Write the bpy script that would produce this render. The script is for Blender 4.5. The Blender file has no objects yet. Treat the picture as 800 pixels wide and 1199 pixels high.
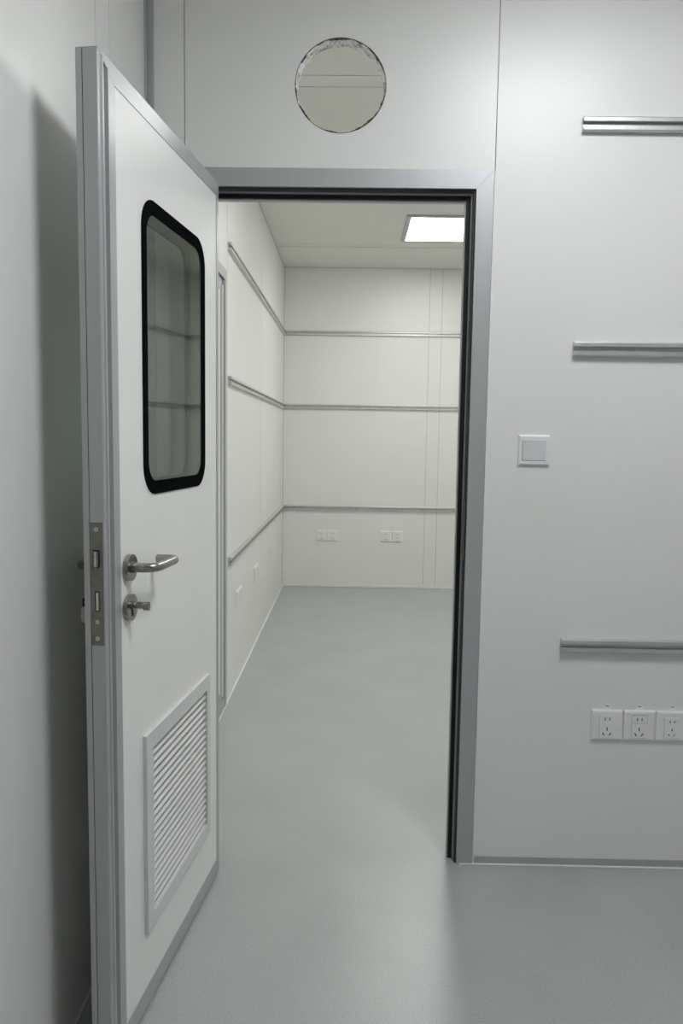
import bpy, bmesh, math, random
from mathutils import Vector, Matrix
random.seed(4)
S = bpy.context.scene
C = bpy.data.collections.new('scene'); S.collection.children.link(C)

# ------------------------------------------------------------------ materials
def mat(name, base, rough=0.5, metal=0.0, spec=0.5):
    m = bpy.data.materials.new(name); m.use_nodes = True
    b = m.node_tree.nodes['Principled BSDF']
    b.inputs['Base Color'].default_value = (*base, 1); b.inputs['Roughness'].default_value = rough
    b.inputs['Metallic'].default_value = metal; b.inputs['Specular IOR Level'].default_value = spec
    return m
def nodes(m): return m.node_tree.nodes, m.node_tree.links, m.node_tree.nodes['Principled BSDF']
def noise_color(m, c0, c1, scale, detail=3, lo=0.35, hi=0.65, stretch=(1, 1, 1)):
    N, L, b = nodes(m)
    tc = N.new('ShaderNodeTexCoord'); mp = N.new('ShaderNodeMapping'); mp.inputs['Scale'].default_value = stretch
    t = N.new('ShaderNodeTexNoise'); t.inputs['Scale'].default_value = scale; t.inputs['Detail'].default_value = detail
    r = N.new('ShaderNodeValToRGB'); r.color_ramp.elements[0].position = lo; r.color_ramp.elements[1].position = hi
    r.color_ramp.elements[0].color = (*c0, 1); r.color_ramp.elements[1].color = (*c1, 1)
    L.new(tc.outputs['Object'], mp.inputs['Vector']); L.new(mp.outputs['Vector'], t.inputs['Vector'])
    L.new(t.outputs['Fac'], r.inputs['Fac']); L.new(r.outputs['Color'], b.inputs['Base Color'])
    return t
def noise_bump(m, scale, strength, dist=0.001, stretch=(1, 1, 1)):
    N, L, b = nodes(m)
    tc = N.new('ShaderNodeTexCoord'); mp = N.new('ShaderNodeMapping'); mp.inputs['Scale'].default_value = stretch
    t = N.new('ShaderNodeTexNoise'); t.inputs['Scale'].default_value = scale
    bp = N.new('ShaderNodeBump'); bp.inputs['Strength'].default_value = strength; bp.inputs['Distance'].default_value = dist
    L.new(tc.outputs['Object'], mp.inputs['Vector']); L.new(mp.outputs['Vector'], t.inputs['Vector'])
    L.new(t.outputs['Fac'], bp.inputs['Height']); L.new(bp.outputs['Normal'], b.inputs['Normal'])

M_WALL = mat('coated steel wall panel', (.74, .74, .715), .36, 0, .6)
noise_color(M_WALL, (.785, .785, .765), (.80, .80, .78), 3.0, 4)
M_CEIL = mat('coated steel ceiling panel', (.74, .74, .71), .5, 0, .3)
noise_color(M_CEIL, (.76, .755, .71), (.78, .775, .73), 2.0, 3)
M_DOOR = mat('white coated door skin', (.78, .78, .76), .46, 0, .4)
noise_color(M_DOOR, (.83, .83, .81), (.845, .845, .825), 4.0, 3)
M_SEAM = mat('panel joint filler', (.2, .2, .19), .8)
noise_color(M_SEAM, (.17, .17, .16), (.22, .22, .21), 40)
M_CAULK = mat('white sealant', (.82, .82, .80), .5)
noise_color(M_CAULK, (.78, .78, .76), (.84, .84, .82), 25)
M_FLOOR = mat('speckled grey vinyl', (.33, .35, .355), .33, 0, .9)
def floor_nodes(m):
    N, L, b = nodes(m)
    tc = N.new('ShaderNodeTexCoord')
    n1 = N.new('ShaderNodeTexNoise'); n1.inputs['Scale'].default_value = 300; n1.inputs['Detail'].default_value = 4
    r1 = N.new('ShaderNodeValToRGB'); e = r1.color_ramp.elements
    e[0].position = .36; e[0].color = (.34, .363, .362, 1); e[1].position = .64; e[1].color = (.465, .488, .485, 1)
    n2 = N.new('ShaderNodeTexNoise'); n2.inputs['Scale'].default_value = 3.5; n2.inputs['Detail'].default_value = 5
    r2 = N.new('ShaderNodeValToRGB'); e = r2.color_ramp.elements
    e[0].position = .3; e[0].color = (.93, .93, .93, 1); e[1].position = .7; e[1].color = (1.04, 1.04, 1.03, 1)
    mx = N.new('ShaderNodeMix'); mx.data_type = 'RGBA'; mx.blend_type = 'MULTIPLY'; mx.inputs['Factor'].default_value = 1
    v = N.new('ShaderNodeTexVoronoi'); v.inputs['Scale'].default_value = 26
    r3 = N.new('ShaderNodeValToRGB'); e = r3.color_ramp.elements
    e[0].position = .035; e[0].color = (.6, .6, .6, 1); e[1].position = .06; e[1].color = (1, 1, 1, 1)
    m2 = N.new('ShaderNodeMix'); m2.data_type = 'RGBA'; m2.blend_type = 'MULTIPLY'; m2.inputs['Factor'].default_value = .6
    for n in (n1, n2, v): L.new(tc.outputs['Object'], n.inputs['Vector'])
    L.new(n1.outputs['Fac'], r1.inputs['Fac']); L.new(n2.outputs['Fac'], r2.inputs['Fac']); L.new(v.outputs['Distance'], r3.inputs['Fac'])
    L.new(r1.outputs['Color'], mx.inputs['A']); L.new(r2.outputs['Color'], mx.inputs['B'])
    L.new(mx.outputs['Result'], m2.inputs['A']); L.new(r3.outputs['Color'], m2.inputs['B'])
    L.new(m2.outputs['Result'], b.inputs['Base Color'])
    bp = N.new('ShaderNodeBump'); bp.inputs['Strength'].default_value = .12; bp.inputs['Distance'].default_value = .0003
    L.new(n1.outputs['Fac'], bp.inputs['Height']); L.new(bp.outputs['Normal'], b.inputs['Normal'])
floor_nodes(M_FLOOR)
M_ALU = mat('anodised aluminium', (.47, .48, .49), .42, .4, .4)
noise_color(M_ALU, (.455, .465, .475), (.47, .48, .49), 60, 3, stretch=(1, 1, .03))
M_ALU_RAIL = mat('bright aluminium rail', (.6, .61, .62), .36, .6, .5)
noise_color(M_ALU_RAIL, (.57, .58, .59), (.62, .63, .64), 30)
M_STEEL = mat('satin stainless steel', (.34, .325, .30), .27, 1.0, .5)
noise_color(M_STEEL, (.31, .295, .27), (.37, .355, .33), 90, 2, stretch=(1, 8, 1)); noise_bump(M_STEEL, 300, .06, .0005, (1, 8, 1))
M_PLATE = mat('dull lock steel', (.27, .255, .235), .42, .9, .5)
noise_color(M_PLATE, (.19, .18, .16), (.235, .225, .205), 60, 3)
M_SLAT = mat('louvre grey coat', (.60, .61, .61), .36, 0, .5)
noise_color(M_SLAT, (.665, .67, .665), (.695, .70, .695), 12)
M_LATCH = mat('pale latch metal', (.62, .60, .57), .35, .8)
noise_color(M_LATCH, (.57, .55, .52), (.66, .64, .61), 80)
M_BLACK = mat('black rubber', (.008, .008, .009), .55, 0, .3)
noise_color(M_BLACK, (.006, .006, .007), (.011, .011, .012), 60)
M_REVEAL_SHADE = mat('dark grey reveal shade', (.05, .051, .05), .5, 0, .3)  # dark colour standing in for shade on the frame reveal
noise_color(M_REVEAL_SHADE, (.045, .046, .045), (.055, .056, .055), 60)
M_BORDER = mat('black glass border', (.006, .007, .007), .6, 0, 0.0)
noise_color(M_BORDER, (.005, .006, .006), (.008, .009, .009), 50)
M_DARK = mat('dark slot', (.01, .01, .01), .8)
noise_color(M_DARK, (.008, .008, .008), (.014, .014, .014), 50)
M_PLASTIC = mat('white plastic', (.80, .80, .785), .32, 0, .5)
noise_color(M_PLASTIC, (.79, .79, .775), (.81, .81, .795), 15)
M_ROCK = mat('pale grey plastic', (.66, .68, .70), .3, 0, .5)
noise_color(M_ROCK, (.65, .67, .69), (.67, .69, .71), 15)
M_STICK = mat('sticker film', (.86, .86, .85), .35)
noise_color(M_STICK, (.84, .84, .83), (.88, .88, .87), 60)
M_INK = mat('printed ink', (.05, .05, .05), .6)
noise_color(M_INK, (.04, .04, .04), (.08, .08, .08), 200)
M_LINER = mat('window liner metal', (.44, .44, .42), .25, .8)
noise_color(M_LINER, (.40, .40, .38), (.48, .48, .46), 2.5, 1, stretch=(1, 1, 6))
M_FOAM = mat('torn panel core', (.8, .8, .79), .5)
noise_color(M_FOAM, (.42, .42, .41), (.92, .92, .91), 36, 4, .36, .52); noise_bump(M_FOAM, 55, .7, .005)
M_TORN = mat('dark torn edge', (.05, .045, .035), .8)
noise_color(M_TORN, (.03, .027, .02), (.12, .11, .09), 60)
M_TAG = mat('pale tag', (.62, .58, .53), .5)
noise_color(M_TAG, (.58, .54, .49), (.66, .62, .57), 60)
def emit(name, col, strength):
    m = bpy.data.materials.new(name); m.use_nodes = True
    N, L = m.node_tree.nodes, m.node_tree.links; N.clear()
    e = N.new('ShaderNodeEmission'); e.inputs['Color'].default_value = (*col, 1); e.inputs['Strength'].default_value = strength
    o = N.new('ShaderNodeOutputMaterial'); L.new(e.outputs[0], o.inputs[0]); return m
M_LIT_FAR = emit('lit diffuser far room', (.99, 1.0, .955), 18.4)
M_LIT_NEAR = emit('lit diffuser near room', (.95, .97, 1.0), 23.8)
def glass(name):
    m = bpy.data.materials.new(name); m.use_nodes = True
    N, L = m.node_tree.nodes, m.node_tree.links; N.clear()
    t = N.new('ShaderNodeBsdfTransparent'); t.inputs['Color'].default_value = (.86, .90, .88, 1)
    g = N.new('ShaderNodeBsdfGlossy'); g.inputs['Roughness'].default_value = .012
    f = N.new('ShaderNodeFresnel'); ge = N.new('ShaderNodeNewGeometry'); mr = N.new('ShaderNodeMapRange')
    mr.inputs['To Min'].default_value = 1.52; mr.inputs['To Max'].default_value = 1/1.52     # the same reflectance from both sides
    L.new(ge.outputs['Backfacing'], mr.inputs['Value']); L.new(mr.outputs['Result'], f.inputs['IOR'])
    mx = N.new('ShaderNodeMixShader'); o = N.new('ShaderNodeOutputMaterial')
    L.new(f.outputs[0], mx.inputs[0]); L.new(t.outputs[0], mx.inputs[1]); L.new(g.outputs[0], mx.inputs[2]); L.new(mx.outputs[0], o.inputs[0])
    return m
M_GLASS = glass('clear pane')

# ------------------------------------------------------------------ helpers
def obj(name, bm, m, parent=None, smooth=False, recalc=True):
    if recalc: bmesh.ops.recalc_face_normals(bm, faces=bm.faces)
    me = bpy.data.meshes.new(name); bm.to_mesh(me); bm.free()
    me.materials.append(m)
    if smooth:
        for p in me.polygons: p.use_smooth = True
    o = bpy.data.objects.new(name, me); C.objects.link(o)
    if parent: o.parent = parent
    return o
def empty(name, loc, rz=0.0):
    o = bpy.data.objects.new(name, None); C.objects.link(o); o.location = loc; o.rotation_euler = (0, 0, rz)
    o.empty_display_size = .05; return o
def tag(o, label, cat, group=None, kind=None):
    o['label'] = label; o['category'] = cat
    if group: o['group'] = group
    if kind: o['kind'] = kind
    return o
def struct(o, label=None, cat=None):
    o['kind'] = 'structure'
    if label: o['label'] = label
    if cat: o['category'] = cat
    return o
def box(bm, x0, x1, y0, y1, z0, z1, bev=0.0):
    r = bmesh.ops.create_cube(bm, size=1)
    v = r['verts']
    bmesh.ops.scale(bm, vec=(x1-x0, y1-y0, z1-z0), verts=v)
    bmesh.ops.translate(bm, vec=((x0+x1)/2, (y0+y1)/2, (z0+z1)/2), verts=v)
    if bev:
        es = list({e for q in v for e in q.link_edges})
        bmesh.ops.bevel(bm, geom=es, offset=bev, segments=2, affect='EDGES', profile=.5)
    return bm
def B(*a): return box(bmesh.new(), *a)
def boxes(lst):
    bm = bmesh.new()
    for a in lst: box(bm, *a)
    return bm
def plate(bm, outer, holes, d0, d1, f):
    """polygon with holes (2-D loops) extruded from depth d0 to d1; f(u, v, d) gives the 3-D point"""
    base = []
    edges = []
    for loop in [outer] + holes:
        vs = [bm.verts.new(f(u, v, d0)) for u, v in loop]
        for i in range(len(vs)): edges.append(bm.edges.new((vs[i], vs[(i+1) % len(vs)])))
        base.append(vs)
    r = bmesh.ops.triangle_fill(bm, edges=edges, use_beauty=True)
    faces = [g for g in r['geom'] if isinstance(g, bmesh.types.BMFace)]
    vm = {}
    loops = [outer] + holes
    for vs, lp in zip(base, loops):
        for q, (u, v) in zip(vs, lp): vm[q] = bm.verts.new(f(u, v, d1))
    for fc in faces: bm.faces.new([vm[q] for q in reversed(fc.verts)])
    for vs in base:
        for i in range(len(vs)):
            a, b = vs[i], vs[(i+1) % len(vs)]
            bm.faces.new((a, b, vm[b], vm[a]))
    return bm
def rrect(u0, u1, v0, v1, r, n=8):
    p = []
    for cu, cv, a0 in ((u1-r, v1-r, 0), (u0+r, v1-r, 90), (u0+r, v0+r, 180), (u1-r, v0+r, 270)):
        for k in range(n+1):
            a = math.radians(a0 + 90*k/n); p.append((cu + r*math.cos(a), cv + r*math.sin(a)))
    return p
def rect(u0, u1, v0, v1): return [(u1, v1), (u0, v1), (u0, v0), (u1, v0)]
def circ(cu, cv, r, n=64, jit=0):
    return [(cu + (r + random.uniform(-jit, jit))*math.cos(2*math.pi*k/n), cv + (r + random.uniform(-jit, jit))*math.sin(2*math.pi*k/n)) for k in range(n)]
def prism(bm, prof, pts):
    """sweep a closed 2-D profile along the straight list of frames pts: each is a function (a, b) -> point"""
    rings = [[bm.verts.new(f(a, b)) for a, b in prof] for f in pts]
    n = len(prof)
    for r0, r1 in zip(rings, rings[1:]):
        for i in range(n): bm.faces.new((r0[i], r0[(i+1) % n], r1[(i+1) % n], r1[i]))
    bm.faces.new(list(reversed(rings[0]))); bm.faces.new(rings[-1])
    return bm
def tube(bm, path, r, n=20, cap=.0015):
    path = [Vector(p) for p in path]
    rings = []
    t0 = (path[1]-path[0]).normalized(); up = Vector((0, 0, 1))
    L = len(path)
    for i, p in enumerate(path):
        t = ((path[min(i+1, L-1)]-path[i]).normalized() + (path[i]-path[max(i-1, 0)]).normalized()).normalized()
        side = t.cross(up).normalized(); u2 = side.cross(t).normalized()
        rings.append((p, side, u2, r))
    a = rings[0]; b = rings[-1]
    tb = (path[-1]-path[-2]).normalized()
    rings = [(a[0], a[1], a[2], r-cap)] + [(a[0]+t0*cap,)+a[1:]] + rings[1:-1] + [(b[0]-tb*cap,)+b[1:]] + [(b[0], b[1], b[2], r-cap)]
    vr = []
    for p, s, u, rr in rings:
        vr.append([bm.verts.new(p + s*rr*math.cos(2*math.pi*k/n) + u*rr*math.sin(2*math.pi*k/n)) for k in range(n)])
    for r0, r1 in zip(vr, vr[1:]):
        for k in range(n): bm.faces.new((r0[k], r0[(k+1) % n], r1[(k+1) % n], r1[k]))
    bm.faces.new(list(reversed(vr[0]))); bm.faces.new(vr[-1])
    return bm
def smooth_path(pts, n=6):
    """Catmull-Rom through the points"""
    P = [Vector(p) for p in pts]; P = [P[0]*2-P[1]] + P + [P[-1]*2-P[-2]]
    out = []
    for i in range(1, len(P)-2):
        for k in range(n):
            t = k/n; a, b, c, d = P[i-1], P[i], P[i+1], P[i+2]
            out.append(.5*((2*b) + (c-a)*t + (2*a-5*b+4*c-d)*t*t + (3*b-a-3*c+d)*t**3))
    out.append(P[-2]); return out
def autosmooth(o, ang=35):
    me = o.data
    for p in me.polygons: p.use_smooth = True
    bm = bmesh.new(); bm.from_mesh(me)
    for e in bm.edges:
        e.smooth = not (len(e.link_faces) == 2 and e.calc_face_angle(0) > math.radians(ang))
    bm.to_mesh(me); bm.free()
    return o

# ------------------------------------------------------------------ key dimensions (metres)
XL, YF, ZC = -.6013, 4.4302, 2.7549       # left wall, back wall of the far room, ceiling
XRF, XRN, YN = 1.88, 2.45, -4.0           # right walls of far / near room, wall behind the viewer
G = .0011                                 # half a panel joint
WT = .05                                  # panel thickness

# ------------------------------------------------------------------ floor and ceiling
o = struct(obj('floor', B(XL-.06, XRN+.06, YN-.06, YF+.06, -.05, 0), M_FLOOR), 'speckled grey vinyl floor running through the doorway', 'floor')
ys = [YN-.06, -3.1, -2.05, -1.0, .10, .943, 1.044, 2.0, 3.634, 3.722, YF+.06]
bm = boxes([(XL-.06, XRN+.06, a+(.006 if a > 3.7 else .003), b-(.006 if 4 > b > 3.7 else .003), ZC, ZC+.05) for a, b in zip(ys, ys[1:])])
ceil = struct(obj('ceiling', bm, M_CEIL), 'white panelled ceiling with thin cross joints', 'ceiling')
obj('joint_filler', boxes([(XL-.06, XRN+.06, y-.007, y+.007, ZC+.0025, ZC+.04) for y in ys[1:-1]]), M_SEAM, ceil)

# ------------------------------------------------------------------ walls
# left wall runs through both rooms; a second door is let into it past the doorway
D2A, D2B, D2T = .36, 1.335, 2.04
lst = []
cuts = [YN-.06, -2.9, -1.9, -.44, -.338, D2A, D2B, 1.42, 2.795, 4.23, YF+.06]
for a, b in zip(cuts, cuts[1:]):
    z0 = D2T if (a == D2A) else 0
    GL = .0026 if a > 1 else G
    ga = 0 if a in (D2A, D2B) else GL; gb = 0 if b in (D2A, D2B) else (.0026 if b > 1 else G)
    lst.append((XL-WT, XL, a+ga, b-gb, z0, ZC))
wl = struct(obj('wall_left', boxes(lst), M_WALL), 'white steel panel wall on the left running on behind the doorway', 'wall')
obj('joint_filler', boxes([(XL-.045, XL-(.0012 if y > 1 else .004), y-.004, y+.004, 0, ZC) for y in cuts[1:-1] if y not in (D2A, D2B)]), M_SEAM, wl)
# partition with the doorway and the round cut-out
HX, HZ, HR = -.049, 2.3065, .1285
SL, SR = -.4927, .3955
fp = lambda u, v, d: (u, d, v)
bm = bmesh.new()
box(bm, XL, SL-G, 0, WT, 0, ZC)
plate(bm, [(SL+G, 0), (-.470, 0), (-.470, 2.05), (.375, 2.05), (.375, 0), (SR-G, 0), (SR-G, ZC), (SL+G, ZC)],
      [circ(HX, HZ, HR, 96, .0007)], 0, WT, fp)
box(bm, SR+G, 1.55, 0, WT, 0, ZC); box(bm, 1.55+2*G, XRN+.06, 0, WT, 0, ZC)
wf = struct(obj('wall_front', bm, M_WALL), 'white partition wall around the doorway with a round hole cut above it', 'wall')
obj('joint_filler', boxes([(x-.003, x+.003, .004, WT-.004, 0, ZC) for x in (SL, SR, 1.55+G)]), M_SEAM, wf)
# rough inside of the cut-out: torn insulation and foil between the skins
n = 150; rows = 7; bm = bmesh.new(); ring = []
for j in range(rows+1):
    y = .0015 + (WT-.003)*j/rows
    ring.append([])
    for k in range(n):
        a = 2*math.pi*k/n
        edge = j in (0, rows)
        rr = HR - .0005 - (0 if edge else random.uniform(.0, .006)*(1.0 if math.sin(a) > -.2 else .5))
        ring[-1].append(bm.verts.new((HX+rr*math.cos(a), y, HZ+rr*math.sin(a))))
for r0, r1 in zip(ring, ring[1:]):
    for k in range(n): bm.faces.new((r0[k], r0[(k+1) % n], r1[(k+1) % n], r1[k]))
obj('torn_core', bm, M_FOAM, wf)
# ragged dark rim on the front skin
bm = bmesh.new(); n = 240; inn = []; out = []
def rag(a):
    d = math.degrees(a) % 360
    w = .0004
    for c0, wid, amp in ((92, 14, .0055), (308, 24, .0050), (258, 9, .0042), (216, 13, .0040), (35, 18, .0038), (340, 10, .0042), (146, 6, .0048), (187, 12, .0025), (118, 5, .003), (66, 6, .002)):
        dd = abs((d-c0+180) % 360-180)
        if dd < wid: w += amp*(1-dd/wid)**.6
    return w
wj = [random.uniform(.35, 1.45) for _ in range(n)]
fr = [[], [], [], []]
for k in range(n):
    a = 2*math.pi*k/n; w = rag(a)*.5*(wj[k]+wj[(k+1) % n])
    c, s = math.cos(a), math.sin(a)
    ro, ri = HR+.0006+.0006*wj[k], HR-w
    for lst2, (r, y) in zip(fr, ((ro, -.0006), (ri, -.0006), (ri, .003), (ro, .003))):
        lst2.append(bm.verts.new((HX+r*c, y, HZ+r*s)))
for q in range(4):
    A_, B_ = fr[q], fr[(q+1) % 4]
    for k in range(n): bm.faces.new((A_[k], A_[(k+1) % n], B_[(k+1) % n], B_[k]))
obj('ragged_rim', bm, M_TORN, wf)

cx = [XL-.06, .643, .7495, XRN+.06]
wb = struct(obj('wall_back', boxes([(a+G, b-G, YF, YF+WT, 0, ZC) for a, b in zip(cx, cx[1:])]), M_WALL), 'white panelled back wall of the far room', 'wall')
obj('joint_filler', boxes([(x-.004, x+.004, YF+.006, YF+.045, 0, ZC) for x in cx[1:-1]]), M_SEAM, wb)
wr = struct(obj('wall_right', boxes([(XRF, XRF+WT, WT, 2.1-G, 0, ZC), (XRF, XRF+WT, 2.1+G, YF, 0, ZC)]), M_WALL), 'white right wall of the far room', 'wall')
struct(obj('wall_right_near', boxes([(XRN, XRN+WT, YN, -1.5-G, 0, ZC), (XRN, XRN+WT, -1.5+G, 0, 0, ZC)]), M_WALL), 'white right wall of the near room', 'wall')
struct(obj('wall_rear', boxes([(XL-.06, .9-G, YN-WT, YN, 0, ZC), (.9+G, XRN+.06, YN-WT, YN, 0, ZC)]), M_WALL), 'white wall behind the viewer', 'wall')

# ------------------------------------------------------------------ baseboards, sealant, corner trim
struct(obj('baseboard_front', boxes([(SR+.003, XRN, -.0035, 0, .005, .0265, .0008), (SR+.003, XRN, -.008, 0, 0, .0055, .001)][:1]), M_ALU), 'low grey aluminium baseboard under the partition', 'baseboard')
bmw = bmesh.new(); box(bmw, .352, XRN, -.0085, -.0002, .0003, .0045, .0012); struct(obj('trim_4', bmw, M_CAULK), 'white sealant line at the foot of the partition', 'trim')
bmw = bmesh.new(); box(bmw, .393, .3975, -.0045, 0, .005, 2.079, .001); struct(obj('trim_5', bmw, M_CAULK), 'white sealant line beside the door frame', 'trim')
struct(obj('baseboard_back', boxes([(XL, XRF, YF-.004, YF, .002, .024, .0008)]), M_CAULK), 'pale strip at the foot of the back wall', 'baseboard')
struct(obj('baseboard_left', boxes([(XL, XL+.007, YN, .0, .0003, .008, .0015), (XL, XL+.007, WT, YF, .0003, .008, .0015)]), M_CAULK), 'white sealant line at the foot of the left wall', 'baseboard')
bm = bmesh.new(); box(bm, XL+.0012, XL+.0225, -.006, 0, 0, ZC, .001); box(bm, XL, XL+.0045, -.024, -.0065, 0, ZC, .001)
struct(obj('trim_2', bm, M_ALU), 'vertical aluminium strip in the corner left of the doorway', 'trim')
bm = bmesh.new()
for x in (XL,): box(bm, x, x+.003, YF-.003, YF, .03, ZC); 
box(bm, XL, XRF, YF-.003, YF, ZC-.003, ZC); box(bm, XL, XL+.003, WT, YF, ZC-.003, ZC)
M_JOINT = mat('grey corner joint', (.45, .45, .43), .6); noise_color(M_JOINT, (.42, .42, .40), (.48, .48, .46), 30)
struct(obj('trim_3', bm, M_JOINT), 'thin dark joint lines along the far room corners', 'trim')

# ------------------------------------------------------------------ door frame
FX0, FX1, OX0, OX1, FZ, OZ = -.489, .392, -.440, .3435, 2.079, 2.027
frame = struct(empty('trim_1', (0, 0, 0)), 'grey aluminium frame around the doorway', 'door frame')
fy = lambda y0: (lambda u, v, d: (u, d, v))
mg = .0003
bm = bmesh.new(); plate(bm, [(FX0+mg, FZ), (OX0+mg, OZ), (OX1-mg, OZ), (FX1-mg, FZ)], [], -.006, 0, fp); obj('head_casing', bm, M_ALU, frame)
bm = bmesh.new(); plate(bm, [(FX1, FZ-mg), (OX1, OZ-mg), (OX1, .001), (FX1, .001)], [], -.006, 0, fp); obj('side_casing', bm, M_ALU, frame)
bm = bmesh.new(); plate(bm, [(FX0, FZ-mg), (OX0, OZ-mg), (OX0, .001), (FX0, .001)], [], -.006, 0, fp); obj('side_casing', bm, M_ALU, frame)
BY = WT+.006
def jamb(sx, xo):   # sx = +1 right jamb (faces -x), -1 left jamb
    def bx(a, b, y0, y1, z0=.001, z1=OZ-.001):
        a, b = sorted((xo - sx*a, xo - sx*b)); return (a, b, y0, y1, z0, z1)
    obj('jamb', boxes([bx(-.03, 0, .0002, BY), bx(0, .026, .036, BY)]), M_ALU, frame)
    obj('jamb_ridge', boxes([bx(.006, .0105, .022, .036)]), M_ALU, frame)
    obj('seal', boxes([bx(.0105, .0225, .029, .036)]), M_BLACK, frame)
    obj('reveal_shade_strip', boxes([bx(0, .006, .003, .036)]), M_REVEAL_SHADE, frame)  # dark strip paints the shade on the reveal face
jamb(1, OX1); jamb(-1, OX0)
obj('head_jamb', boxes([(OX0, OX1, .0002, BY, OZ, OZ+.025), (OX0+.0262, OX1-.0262, .036, BY, OZ-.026, OZ)]), M_ALU, frame)
obj('jamb_ridge', boxes([(OX0+.0107, OX1-.0107, .022, .036, OZ-.0105, OZ-.006)]), M_ALU, frame)
obj('seal', boxes([(OX0+.023, OX1-.023, .029, .0358, OZ-.0225, OZ-.0107)]), M_BLACK, frame)
obj('reveal_shade_strip', boxes([(OX0, OX1, .003, .0358, OZ-.006, OZ)]), M_REVEAL_SHADE, frame)  # same painted shade under the head
bm = bmesh.new(); plate(bm, [(FX0, FZ), (FX1, FZ), (FX1, .001), (OX1-.02, .001), (OX1-.02, OZ-.02), (OX0+.02, OZ-.02), (OX0+.02, .001), (FX0, .001)], [], BY, BY+.005, fp)
obj('rear_casing', bm, M_ALU, frame)
obj('hinge_gap_blocker', boxes([(-.483, -.431, -.0765, -.0062, .001, 2.05, .0015)]), M_ALU, frame)  # added upright hidden by the leaf, keeps far-room light out of the hinge gap
# strike plate in the right jamb
bm = bmesh.new()
plate(bm, [(-.0045, 1.115), (-.0055, 1.10), (-.0075, 1.085), (-.0075, 1.03), (-.0055, 1.015), (-.0045, 1.0), (-.0045, .955), (.020, .955), (.020, 1.125), (-.0045, 1.125)],
      [rect(.004, .018, 1.05, 1.09), rect(.005, .017, .965, 1.005)], OX1-.0085, OX1-.006, lambda u, v, d: (d, u, v))
sp = obj('strike_plate', bm, M_PLATE, frame)
obj('strike_pocket', boxes([(OX1-.0062, OX1-.0048, .003, .019, 1.048, 1.092), (OX1-.0062, OX1-.0048, .004, .018, .963, 1.007)]), M_DARK, sp)

# ------------------------------------------------------------------ the open door
TH = .1186
HPX, HPY = -.3759-.0523*math.sin(TH), -.03-.0523*math.cos(TH)
door = struct(empty('door_1', (HPX, HPY, 0), math.atan2(-math.cos(TH), -math.sin(TH))), 'white door with grey aluminium edges standing open on the left, with window and louvre', 'door')
W, ZT, ZB, T = .755, 2.010, .010, .042
P0, P1, PT, PB = .0196, .681, 1.973, .056
f2 = lambda u, v, d: (u, d, v)       # local: u along the leaf from hinge to lock edge, d out of the visible face
WIN = (.127, .556, 1.182, 1.818); LV = (.135, .537, .222, .613)
bm = bmesh.new()
plate(bm, rect(P0+.0004, P1-.0006, PB+.0004, PT-.0006), [rrect(WIN[0]+.012, WIN[1]-.012, WIN[2]+.012, WIN[3]-.012, .06, 8), rect(*LV)], -T+.001, -.0012, f2)
obj('door_panel', bm, M_DOOR, door)
# aluminium edging, mitred at the corners
bm = bmesh.new(); plate(bm, [(0, ZT), (W, ZT), (P1, PT), (P0, PT)], [], -T, 0, f2); obj('top_rail', bm, M_ALU, door)
bm = bmesh.new(); plate(bm, [(0, ZB), (W, ZB), (P1, PB), (P0, PB)], [], -T, 0, f2); obj('bottom_rail', bm, M_ALU, door)
bm = bmesh.new(); plate(bm, [(0, ZT-.0006), (P0, PT-.0006), (P0, PB+.0006), (0, ZB+.0006)], [], -T, 0, f2); obj('hinge_stile', bm, M_ALU, door)
prof = [(W, -.0015), (W-.0012, 0), (.7425, 0), (.7405, .0028), (.7355, .0028), (.7335, -.0045), (.7185, -.0045), (.7165, .0028), (.7115, .0028), (.7095, 0), (P1, 0), (P1, -.0285), (W, -.0285)]
zt = lambda s: ZT-.0007-(W-s)*(ZT-PT)/(W-P1)
zb = lambda s: ZB+.0007+(W-s)*(PB-ZB)/(W-P1)
bm = bmesh.new()
prism(bm, prof, [lambda a, b: (a, b, zb(a)), lambda a, b: (a, b, zt(a))])
prof2 = [(W, -.0300), (P1, -.0300), (P1, -T), (W, -T)]
prism(bm, prof2, [lambda a, b: (a, b, zb(a)), lambda a, b: (a, b, zt(a))])
obj('lock_stile', bm, M_ALU, door)
# glazed window: black border front and back, metal liner, two panes
for nm, d0, d1 in (('window_border', -.0012, .0012), ('window_border', -T-.0012, -T+.0060)):
    bm = bmesh.new()
    plate(bm, rrect(*WIN, .068, 10), [rrect(WIN[0]+.036, WIN[1]-.026, WIN[2]+.030, WIN[3]-.031, .045, 10)], d0, d1, f2)
    wbd = obj(nm, bm, M_BORDER, door)
    bm = bmesh.new()
    dm = 0.0 if d0 > -.01 else -T
    plate(bm, rrect(WIN[0]+.034, WIN[1]-.024, WIN[2]+.028, WIN[3]-.029, .045, 10), [], dm-.0008, dm+.0008, f2)
    obj('glass_pane', bm, M_GLASS, wbd)
bm = bmesh.new()
plate(bm, rrect(WIN[0]+.0125, WIN[1]-.0125, WIN[2]+.0125, WIN[3]-.0125, .059, 8), [rrect(WIN[0]+.020, WIN[1]-.020, WIN[2]+.020, WIN[3]-.020, .053, 8)], -T+.0064, -.0016, f2)
obj('window_liner', bm, M_LINER, door)
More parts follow.
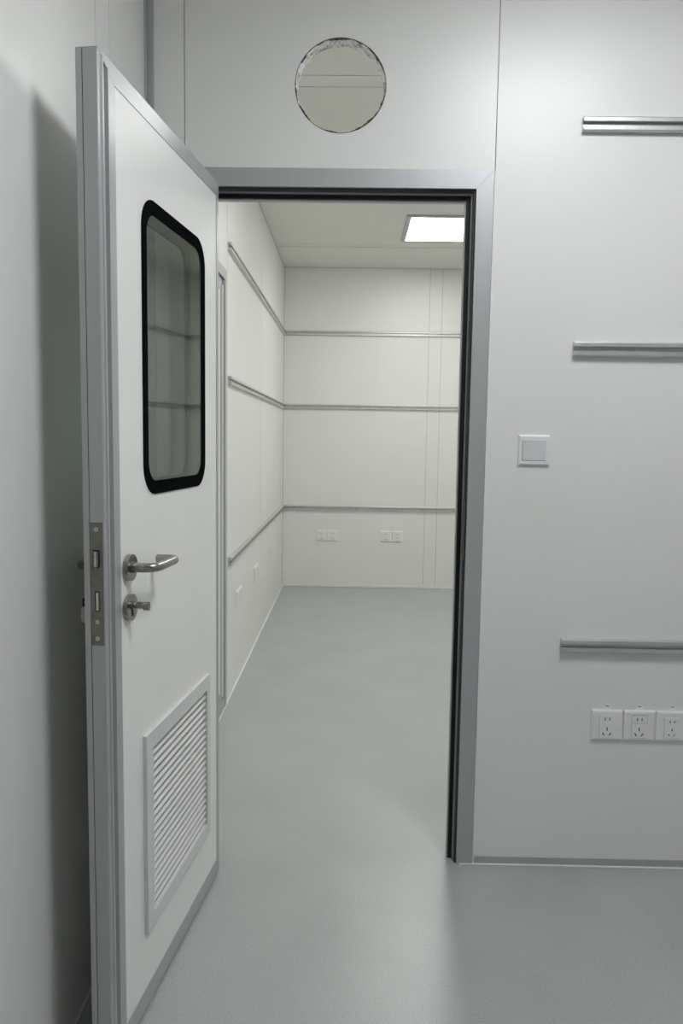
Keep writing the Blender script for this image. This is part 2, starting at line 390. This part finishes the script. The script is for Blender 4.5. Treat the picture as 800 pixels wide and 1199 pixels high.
# louvre: proud frames on both faces, sloping slats between
LO = (.1105, .574, .192, .652); LI = (.136, .536, .2235, .6125)
for d0, d1 in ((-.001, .008), (-T-.008, -T+.001)):
    bm = bmesh.new()
    plate(bm, rect(*LO), [rect(*LI)], d0, d1, f2)
    es = [e for e in bm.edges if abs(e.verts[0].co.y-(d1 if d0 > -.01 else d0)) < 1e-6 and abs(e.verts[1].co.y-(d1 if d0 > -.01 else d0)) < 1e-6 and len(e.link_faces) == 2 and e.calc_face_angle(0) > .5]
    bmesh.ops.bevel(bm, geom=es, offset=.0016, segments=2, affect='EDGES')
    lf = obj('louvre_frame', bm, M_SLAT, door)
    if d0 > -.01: front_lf = lf
bm = bmesh.new(); NS = 21; pitch = (LI[3]-LI[2])/NS
for k in range(NS):
    z = LI[2] + k*pitch - .001
    for (n0, z0), (n1, z1) in (((-.0030, z+.0052), (-.0165, z+.0178)), ((-.0165, z+.0178), (-.0385, z+.001))):
        t = .0006
        prism(bm, [(n0, z0-t), (n1, z1-t), (n1, z1+t), (n0, z0+t)], [lambda a, b: (LI[0]-.0005, a, b), lambda a, b: (LI[1]+.0005, a, b)])
    prism(bm, [(.0046, z-.0016), (.0046, z+.0002), (-.0012, z+.0050), (-.0012, z+.0034)], [lambda a, b: (LI[0]-.0005, a, b), lambda a, b: (LI[1]+.0005, a, b)])
slats = obj('louvre_slats', bm, M_SLAT, front_lf)

# lever handles, lock roses (front and back)
def disc(u, v, r, d0, d1, m, name, parent, bev=.0015, n=40):
    bm = bmesh.new(); plate(bm, circ(u, v, r, n), [], d0, d1, f2)
    es = [e for e in bm.edges if len(e.link_faces) == 2 and e.calc_face_angle(0) > 1.2]
    bmesh.ops.bevel(bm, geom=es, offset=bev, segments=2, affect='EDGES')
    return autosmooth(obj(name, bm, m, parent))
US, HZ_, CZ = .645, 1.041, .958
for sgn, base in ((1, 0.0), (-1, -T)):
    xo = 0 if sgn > 0 else .011            # the inner neck is a little longer
    q = lambda u, d, z: (u, base+sgn*(d+(xo if d > .03 else 0)), z)
    path = [q(US, .009, HZ_), q(US, .022, HZ_)] + smooth_path([q(US, .034, HZ_), q(US-.004, .046, HZ_), q(US-.014, .0545, HZ_), q(US-.028, .058, HZ_)], 5) \
         + [q(US-.06, .0585, HZ_), q(US-.102, .0585, HZ_)] + smooth_path([q(US-.112, .058, HZ_), q(US-.119, .0555, HZ_), q(US-.1225, .0505, HZ_), q(US-.1235, .044, HZ_)], 4) + [q(US-.1235, .014, HZ_)]
    bm = bmesh.new(); tube(bm, path, .0097, 22)
    lever = autosmooth(obj('lever_handle', bm, M_STEEL, door))
    lo_, hi_ = sorted((base+sgn*.0002, base+sgn*.0095))
    disc(US, HZ_, .0275, lo_, hi_, M_STEEL, 'rosette', lever)
    lo2, hi2 = sorted((base+sgn*.0090, base+sgn*.0135)); disc(US, HZ_, .0112, lo2, hi2, M_PLATE, 'collar', lever, .0006)
    esc = disc(US+.002, CZ, .0275, lo_, hi_, M_STEEL, 'lock_rosette', door)
    lo3, hi3 = sorted((base+sgn*.0075, base+sgn*.0122))
    cyl = circ(US+.002, CZ+.004, .0088, 20)
    if sgn > 0:
        disc(US+.002, CZ+.004, .0088, lo3, hi3, M_PLATE, 'cylinder', esc, .0005, 24)
        bm = bmesh.new(); box(bm, US-.0025, US+.0065, .0085, .0102, CZ-.018, CZ+.002, .0005); obj('cylinder_slot', bm, M_DARK, esc)
        bm = bmesh.new(); tube(bm, [q(US+.002, .012, CZ+.005), q(US+.002, .0205, CZ+.005)], .0058, 18, .0006)
        tube(bm, [q(US+.002, .020, CZ+.005), q(US+.002, .040, CZ+.0045)], .0075, 20, .0012)
        bm2 = bmesh.new(); plate(bm2, [(a, b) for a, b in circ(0, 0, 1, 24)], [], .034, .0455, lambda u, v, d: (US+.002+u*.0065, d, CZ+.0035+v*.0092))
        es = [e for e in bm2.edges if len(e.link_faces) == 2 and e.calc_face_angle(0) > 1.2]
        bmesh.ops.bevel(bm2, geom=es, offset=.0012, segments=2, affect='EDGES')
        me = bpy.data.meshes.new('tmp'); bm2.to_mesh(me); bm2.free(); bm.from_mesh(me); bpy.data.meshes.remove(me)
        autosmooth(obj('thumb_turn', bm, M_STEEL, esc))
    else:
        disc(US+.002, CZ+.004, .0088, lo3, hi3, M_PLATE, 'cylinder', esc, .0005, 24)
# mortise lock face in the leaf edge
def fe(u, v, d): return (d, u, v)       # in the edge plane: u = local y, v = z
bm = bmesh.new()
plate(bm, rect(-.0285, -.0035, .905, 1.1455), [rect(-.0235, -.0095, 1.058, 1.0925), rect(-.0205, -.0105, .972, 1.012)], W-.001, W+.0012, fe)
lp = obj('lock_plate', bm, M_PLATE, door)
obj('lock_pocket', boxes([(W-.0008, W+.0003, -.0237, -.0093, 1.0575, 1.093), (W-.0008, W+.0003, -.0207, -.0103, .9715, 1.0125)]), M_DARK, lp)
bm = bmesh.new(); prism(bm, [(-.0215, W), (-.0125, W), (-.0125, W+.0115), (-.0150, W+.0115), (-.0190, W+.0075), (-.0215, W+.002)], [lambda a, b: (b, a, 1.0605), lambda a, b: (b, a, 1.0895)])
obj('latch', bm, M_LATCH, lp)
obj('bolt', B(W, W+.0032, -.0178, -.0122, .9745, 1.0095, .0006), M_LATCH, lp)
for z in (1.132, .952, .919):
    bm = bmesh.new(); plate(bm, circ(-.016, z, .0042, 20), [rect(-.0167, -.0153, z-.0022, z+.0022)], W+.0008, W+.0019, fe)
    obj('screw', bm, M_LATCH, lp)
# hinges on the far edge of the leaf, tying it to the frame
for z in (.25, 1.05, 1.78):
    bm = bmesh.new()
    tube(bm, [(-.050, -.046, z-.05), (-.050, -.046, z-.001)], .008, 16, .001) if False else None
    for za, zb_ in ((z-.05, z-.001), (z+.001, z+.05)):
        plate(bm, circ(-.024, -.052, .008, 18), [], za, zb_, lambda u, v, d: (u, v, d))
    box(bm, -.022, .045, -.0455, -.0422, z-.048, z-.002)
    box(bm, -.050, -.024, -.0555, -.052, z+.002, z+.048)
    obj('hinge', bm, M_ALU, door)

# key with a pale tag in the cylinder behind the door
key = tag(empty('door_key', door.matrix_basis @ Vector((US+.002, -T-.022, CZ+.004)), door.rotation_euler.z), 'dark key with pale tag behind the open door, in the lock', 'key')
bm = bmesh.new(); box(bm, -.001, .001, -.012, .010, -.004, .004)
obj('key_blade', bm, M_PLATE, key)
bm = bmesh.new(); plate(bm, rrect(-.036, -.011, -.010, .012, .006, 5), [circ(-.030, .001, .0028, 14)], -.0012, .0012, lambda u, v, d: (d, u, v)); obj('key_bow', bm, M_DARK, key)
bm = bmesh.new(); plate(bm, rrect(-.038, -.018, -.040, -.006, .008, 6), [], .0015, .0045, lambda u, v, d: (d, u, v)); obj('key_tag', bm, M_TAG, key)

# ------------------------------------------------------------------ second door in the left wall of the far room
d2 = struct(empty('door_2', (XL, D2A, 0)), 'white door with grey aluminium frame in the left wall beyond the doorway', 'door')
fl = lambda u, v, d: (d, u-0, v)     # local u = y, v = z, d = out of the wall (+x)
LW = D2B-D2A
bm = bmesh.new(); plate(bm, [(-.035, .001), (-.035, 2.076), (LW+.035, 2.076), (LW+.035, .001), (LW-.010, .001), (LW-.010, 2.030), (.010, 2.030), (.010, .001)], [], 0, .006, fl); obj('casing', bm, M_ALU, d2)
bm = bmesh.new(); plate(bm, rect(.0, LW, .004, 2.04), [rect(.06, LW-.075, .10, 1.97)], -.042, -.006, fl); obj('leaf_frame', bm, M_ALU, d2)
bm = bmesh.new(); plate(bm, rect(.06, LW-.075, .10, 1.97), [], -.040, -.0075, fl); obj('leaf_panel', bm, M_DOOR, d2)
obj('seal', boxes([(-.006, .001, LW-.022, LW-.0105, .05, 2.025, .0005)]), M_ALU, d2)
obj('leaf_bead', boxes([(-.006, .0005, LW-.050, LW-.030, .07, 2.0, .0008)]), M_CAULK, d2)
bm = bmesh.new(); box(bm, -.0058, .004, .012, LW-.012, .002, .055, .0008); obj('sill', bm, M_ALU, d2)

# ------------------------------------------------------------------ aluminium rails
RP = [(0, -.021), (.0125, -.021), (.0175, -.0185), (.0185, -.0165), (.0185, -.0066), (.0160, -.0058), (.0105, -.0058), (.0105, -.0105), (.0055, -.0105),
      (.0055, .0105), (.0105, .0105), (.0105, .0058), (.0160, .0058), (.0185, .0066), (.0185, .0165), (.0175, .0185), (.0125, .021), (0, .021)]
def rail(start, length, direction, normal, label, group, screws=()):
    """a slotted wall rail: Empty at its start, profile swept along local x, slot facing local -y"""
    d = Vector(direction); ang = math.atan2(d.y, d.x)
    n = Vector(normal)
    t = tag(empty('wall_rail', start, ang), label, 'rail', group)
    sy = 1 if Vector((-d.y, d.x, 0)).dot(n) > 0 else -1
    bm = bmesh.new(); prism(bm, RP, [lambda a, b: (0, sy*a, b), lambda a, b: (length, sy*a, b)])
    obj('channel', bm, M_ALU_RAIL, t)
    for s in screws:
        bm = bmesh.new(); plate(bm, circ(s, 0, .0038, 12), [rect(s-.0024, s+.0024, -.0006, .0006)], sy*.0056, sy*.0085, lambda u, v, d_: (u, d_, v)); obj('screw', bm, M_PLATE, t)
    return t
ZR = (2.2045, 1.5805, .7018)
XR0 = .638
for z, w in zip(ZR, ('top', 'middle', 'bottom')):
    where = {'top': 'highest grey aluminium rail on the near wall, well above the light switch',
             'middle': 'grey aluminium rail on the near wall just above the light switch',
             'bottom': 'low grey aluminium rail on the near wall above the row of three outlets'}[w]
    rail((XR0, 0, z), XRN-XR0-.002, (1, 0, 0), (0, -1, 0), where, 'near wall rails')
for z, w in zip(ZR, ('top', 'middle', 'bottom')):
    where = {'top': 'highest aluminium rail on the left wall of the far room, slanting down to the corner',
             'middle': 'middle aluminium rail on the left wall of the far room, nearly level',
             'bottom': 'lowest aluminium rail on the left wall of the far room, above its outlets'}[w]
    rail((XL, 1.437, z), YF-1.437-.0005, (0, 1, 0), (1, 0, 0), where, 'far left wall rails')
for z, w in zip(ZR, ('top', 'middle', 'bottom')):
    where = {'top': 'highest aluminium rail across the back wall of the far room',
             'middle': 'middle aluminium rail across the back wall of the far room',
             'bottom': 'lowest aluminium rail across the back wall, just above the four outlets'}[w]
    rail((XL+.0187, YF, z), XRF-XL-.038, (1, 0, 0), (0, -1, 0), where, 'back wall rails', (.08, .62, 1.205, 1.33, 1.9))
for z, w in zip(ZR[:2], ('upper', 'lower')):
    rail((XRF, 1.0, z), YF-1.0-.0005, (0, 1, 0), (-1, 0, 0), f'{w} of the two rails on the far right wall, mirrored in the door window', 'far right wall rails')

# ------------------------------------------------------------------ light switch
sw = tag(empty('light_switch', (.5355, 0, 1.2855)), 'white square light switch on the wall right of the doorway', 'light switch')
def chamfer_plate(w, h, d, c=.004):
    bm = bmesh.new(); p = []
    for a, y in ((0, 0), (0, -d+c*.6), (c, -d)):
        p.append([bm.verts.new((x, y, z)) for x, z in ((w/2-a, h/2-a), (-w/2+a, h/2-a), (-w/2+a, -h/2+a), (w/2-a, -h/2+a))])
    for r0, r1 in zip(p, p[1:]):
        for i in range(4): bm.faces.new((r0[i], r0[(i+1) % 4], r1[(i+1) % 4], r1[i]))
    bm.faces.new(p[0]); bm.faces.new(p[-1]); return bm
obj('plate', chamfer_plate(.0915, .0885, .0085, .0045), M_PLASTIC, sw)
bm = bmesh.new(); prism(bm, [(-.0085, .0300), (-.0108, .0296), (-.0092, -.0300), (-.0085, -.0300)], [lambda a, b: (-.0345, a-.0002, b), lambda a, b: (.0340, a-.0002, b)])
rk = obj('rocker', bm, M_ROCK, sw)
obj('gap', boxes([(-.0358, -.0346, -.0088, -.0080, -.030, .030), (-.0345, .034, -.0088, -.0080, -.0313, -.0301)]), M_SEAM, sw)
obj('indicator', B(-.0285, -.0262, -.0112, -.0104, .0215, .0245, .0003), M_SEAM, rk)

# ------------------------------------------------------------------ power outlets
def slot(cu, cv, w, h, ang=0):
    a = math.radians(ang); c, s = math.cos(a), math.sin(a)
    return [(cu+x*c-z*s, cv+x*s+z*c) for x, z in ((w/2, h/2), (-w/2, h/2), (-w/2, -h/2), (w/2, -h/2))]
def make_outlet(kind):
    t = empty('power_outlet', (0, 0, 0))
    obj('plate', chamfer_plate(.0935, .0930, .0095, .005), M_PLASTIC, t)
    iu0, iu1, iv0, iv1 = (-.0235, .0235, -.0375, .0330)
    pins = [slot(-.0068, .0205, .0031, .0098), slot(.0068, .0205, .0031, .0098), slot(0, -.0105, .0033, .0110), slot(-.0105, -.0270, .0034, .0108, 32), slot(.0095, -.0270, .0034, .0108, -32)]
    if kind == 'shutter':
        pins = [slot(-.0068, .0150, .0030, .0070), slot(.0068, .0150, .0030, .0070), slot(0, -.0105, .0034, .0075), slot(-.0085, -.0260, .0026, .0075, 32), slot(.0075, -.0260, .0024, .0075, -32)]
        iv1 = .0280
    ff = lambda u, v, d: (u, d, v)
    bm = bmesh.new(); plate(bm, rect(iu0, iu1, iv0, iv1), pins, -.0091, -.0104, ff)
    ins = obj('socket_face', bm, M_PLASTIC, t)
    obj('pin_holes', B(iu0+.005, iu1-.005, -.0099, -.0096, iv0+.004, iv1-.004), M_DARK, ins)
    g = [(iu0-.0006, iu0, -.0098, -.009, iv0, iv1), (iu0, iu1, -.0098, -.009, iv0-.0007, iv0)]
    if kind == 'split':
        g += [(iu0, iu1, -.01055, -.0100, .0090, .0097), (iu0, iu1, -.01, -.009, iv1, iv1+.0012), (iu1, iu1+.0008, -.01, -.009, .008, iv1)]
    obj('outline', boxes(g), M_SEAM, t)
    return t
def make_sticker():
    bm = bmesh.new()
    pts = [(-.0115, 0), (.0115, 0), (.0115, .008), (.009, .0145), (.004, .0175), (-.004, .0175), (-.009, .0145), (-.0115, .008)]
    plate(bm, list(reversed(pts)), [], -.0006, 0, lambda u, v, d: (u, d, v))
    s = obj('outlet_sticker', bm, M_STICK)
    bm = bmesh.new()
    for x in (-.0052, -.0018, .0016): box(bm, x, x+.0026, -.0008, -.0005, .0098, .0126)
    box(bm, .0046, .0062, -.0008, -.0005, .0104, .0118)
    obj('printed_mark', bm, M_INK, s)
    return s
def copy_tree(src):
    r = src.copy(); C.objects.link(r)
    for ch in list(src.children):
        c = ch.copy(); C.objects.link(c); c.parent = r
        for g in list(ch.children):
            e = g.copy(); C.objects.link(e); e.parent = c
    return r
protos = {k: make_outlet(k) for k in ('plain', 'split', 'shutter')}
fresh = set(protos)
def place_outlet(kind, loc, rz, label, group):
    if kind in fresh: o = protos[kind]; fresh.discard(kind)
    else: o = copy_tree(protos[kind])
    o.location = loc; o.rotation_euler = (0, 0, rz); tag(o, label, 'power outlet', group); return o
stick = make_sticker(); stick_used = [False]
def place_sticker(loc, rz, label, group):
    o = copy_tree(stick) if stick_used[0] else stick
    stick_used[0] = True
    o.location = loc; o.rotation_euler = (0, 0, rz); tag(o, label, 'sticker', group); return o
g1 = 'near wall outlets'; gs = 'outlet stickers'
for kind, x, lab, sl in (('plain', .7880, 'white five-hole outlet on the near wall, first of the row from the doorway', 'small pale sticker above the first near outlet from the doorway'),
                     ('split', .8855, 'white outlet on the near wall with a line across its face, middle of three', 'small pale sticker above the middle one of the three near outlets'),
                     ('shutter', .9845, 'white near-wall outlet with greyed pin holes, cut by the right picture edge', 'small pale sticker above the near outlet at the right picture edge')):
    place_outlet(kind, (x, 0, .4555), 0, lab, g1)
    place_sticker((x+.001, 0, .5025), 0, sl, gs)
g2 = 'back wall outlets'
for x, lab, sl in ((-.260, 'white outlet on the back wall, first from the left corner', 'tiny sticker above the back wall outlet nearest the left corner'),
               (-.163, 'white outlet on the back wall, right one of the left pair', 'tiny sticker above the right outlet of the left back wall pair'),
               (.310, 'white outlet on the back wall, left one of the right pair', 'tiny sticker above the left outlet of the right back wall pair'),
               (.407, 'white outlet on the back wall, farthest from the left corner', 'tiny sticker above the back wall outlet farthest from the left corner')):
    place_outlet('plain', (x, YF, .4580), 0, lab, g2)
    place_sticker((x+.001, YF, .5050), 0, sl, gs)
g3 = 'left wall outlets'
for y, where in ((1.735, 'nearest pair beside the grey door frame'), (2.487, 'middle pair under the lowest rail'), (3.52, 'farthest pair by the back corner')):
    for k, w in ((0, 'nearer'), (1, 'farther')):
        place_outlet('plain', (XL, y+.097*k, .452), math.pi/2, f'{w} white outlet on the far left wall, {where}', g3)

# ------------------------------------------------------------------ ceiling lights
def ceiling_light(x, y, m, label):
    t = tag(empty('ceiling_light', (x, y, ZC)), label, 'ceiling light', 'square ceiling panel lights')
    bm = bmesh.new(); plate(bm, rect(-.31, .31, -.325, .325), [rect(-.278, .278, -.293, .293)], -.012, 0, lambda u, v, d: (u, v, d)); obj('frame', bm, M_ALU, t)
    obj('diffuser', B(-.2778, .2778, -.2928, .2928, -.0095, -.0005), m, t)
    return t
ceiling_light(.641, 3.175, M_LIT_FAR, 'lit square panel light in the far room ceiling, seen through the doorway')
ceiling_light(.641, 1.25, M_LIT_FAR, 'lit square panel light in the far room ceiling just behind the partition')
ceiling_light(.70, -1.13, M_LIT_NEAR, 'lit square panel light in the near room ceiling')

# ------------------------------------------------------------------ camera
f_px, pitch, yaw, roll, ch, cd = CAMV = (901.449, -.09594, -.01262, .01470, 1.31330, 2.28640)
cp, sp_, cy, sy = math.cos(pitch), math.sin(pitch), math.cos(yaw), math.sin(yaw)
fw = Vector((sy*cp, cy*cp, sp_)); rt = Vector((cy, -sy, 0)); up = rt.cross(fw)
cr, sr = math.cos(roll), math.sin(roll)
r2 = rt*cr+up*sr; u2 = up*cr-rt*sr
cam = bpy.data.cameras.new('camera'); co = bpy.data.objects.new('camera', cam); C.objects.link(co)
mw = Matrix((r2, u2, -fw)).transposed().to_4x4(); mw.translation = Vector((0, -cd, ch)); co.matrix_world = mw
cam.sensor_fit = 'HORIZONTAL'; cam.sensor_width = 36; cam.lens = f_px/800*36; cam.clip_start = .02
S.camera = co

# ------------------------------------------------------------------ world and colour
w = bpy.data.worlds.new('world'); S.world = w; w.use_nodes = True
w.node_tree.nodes['Background'].inputs['Color'].default_value = (.5, .5, .5, 1); w.node_tree.nodes['Background'].inputs['Strength'].default_value = .05
S.cycles.diffuse_bounces = 8; S.cycles.max_bounces = 16; S.cycles.transparent_max_bounces = 16
S.view_settings.view_transform = 'Standard'; S.view_settings.look = 'None'; S.view_settings.gamma = 1; S.view_settings.use_curve_mapping = False
S.view_settings.exposure = 0.0
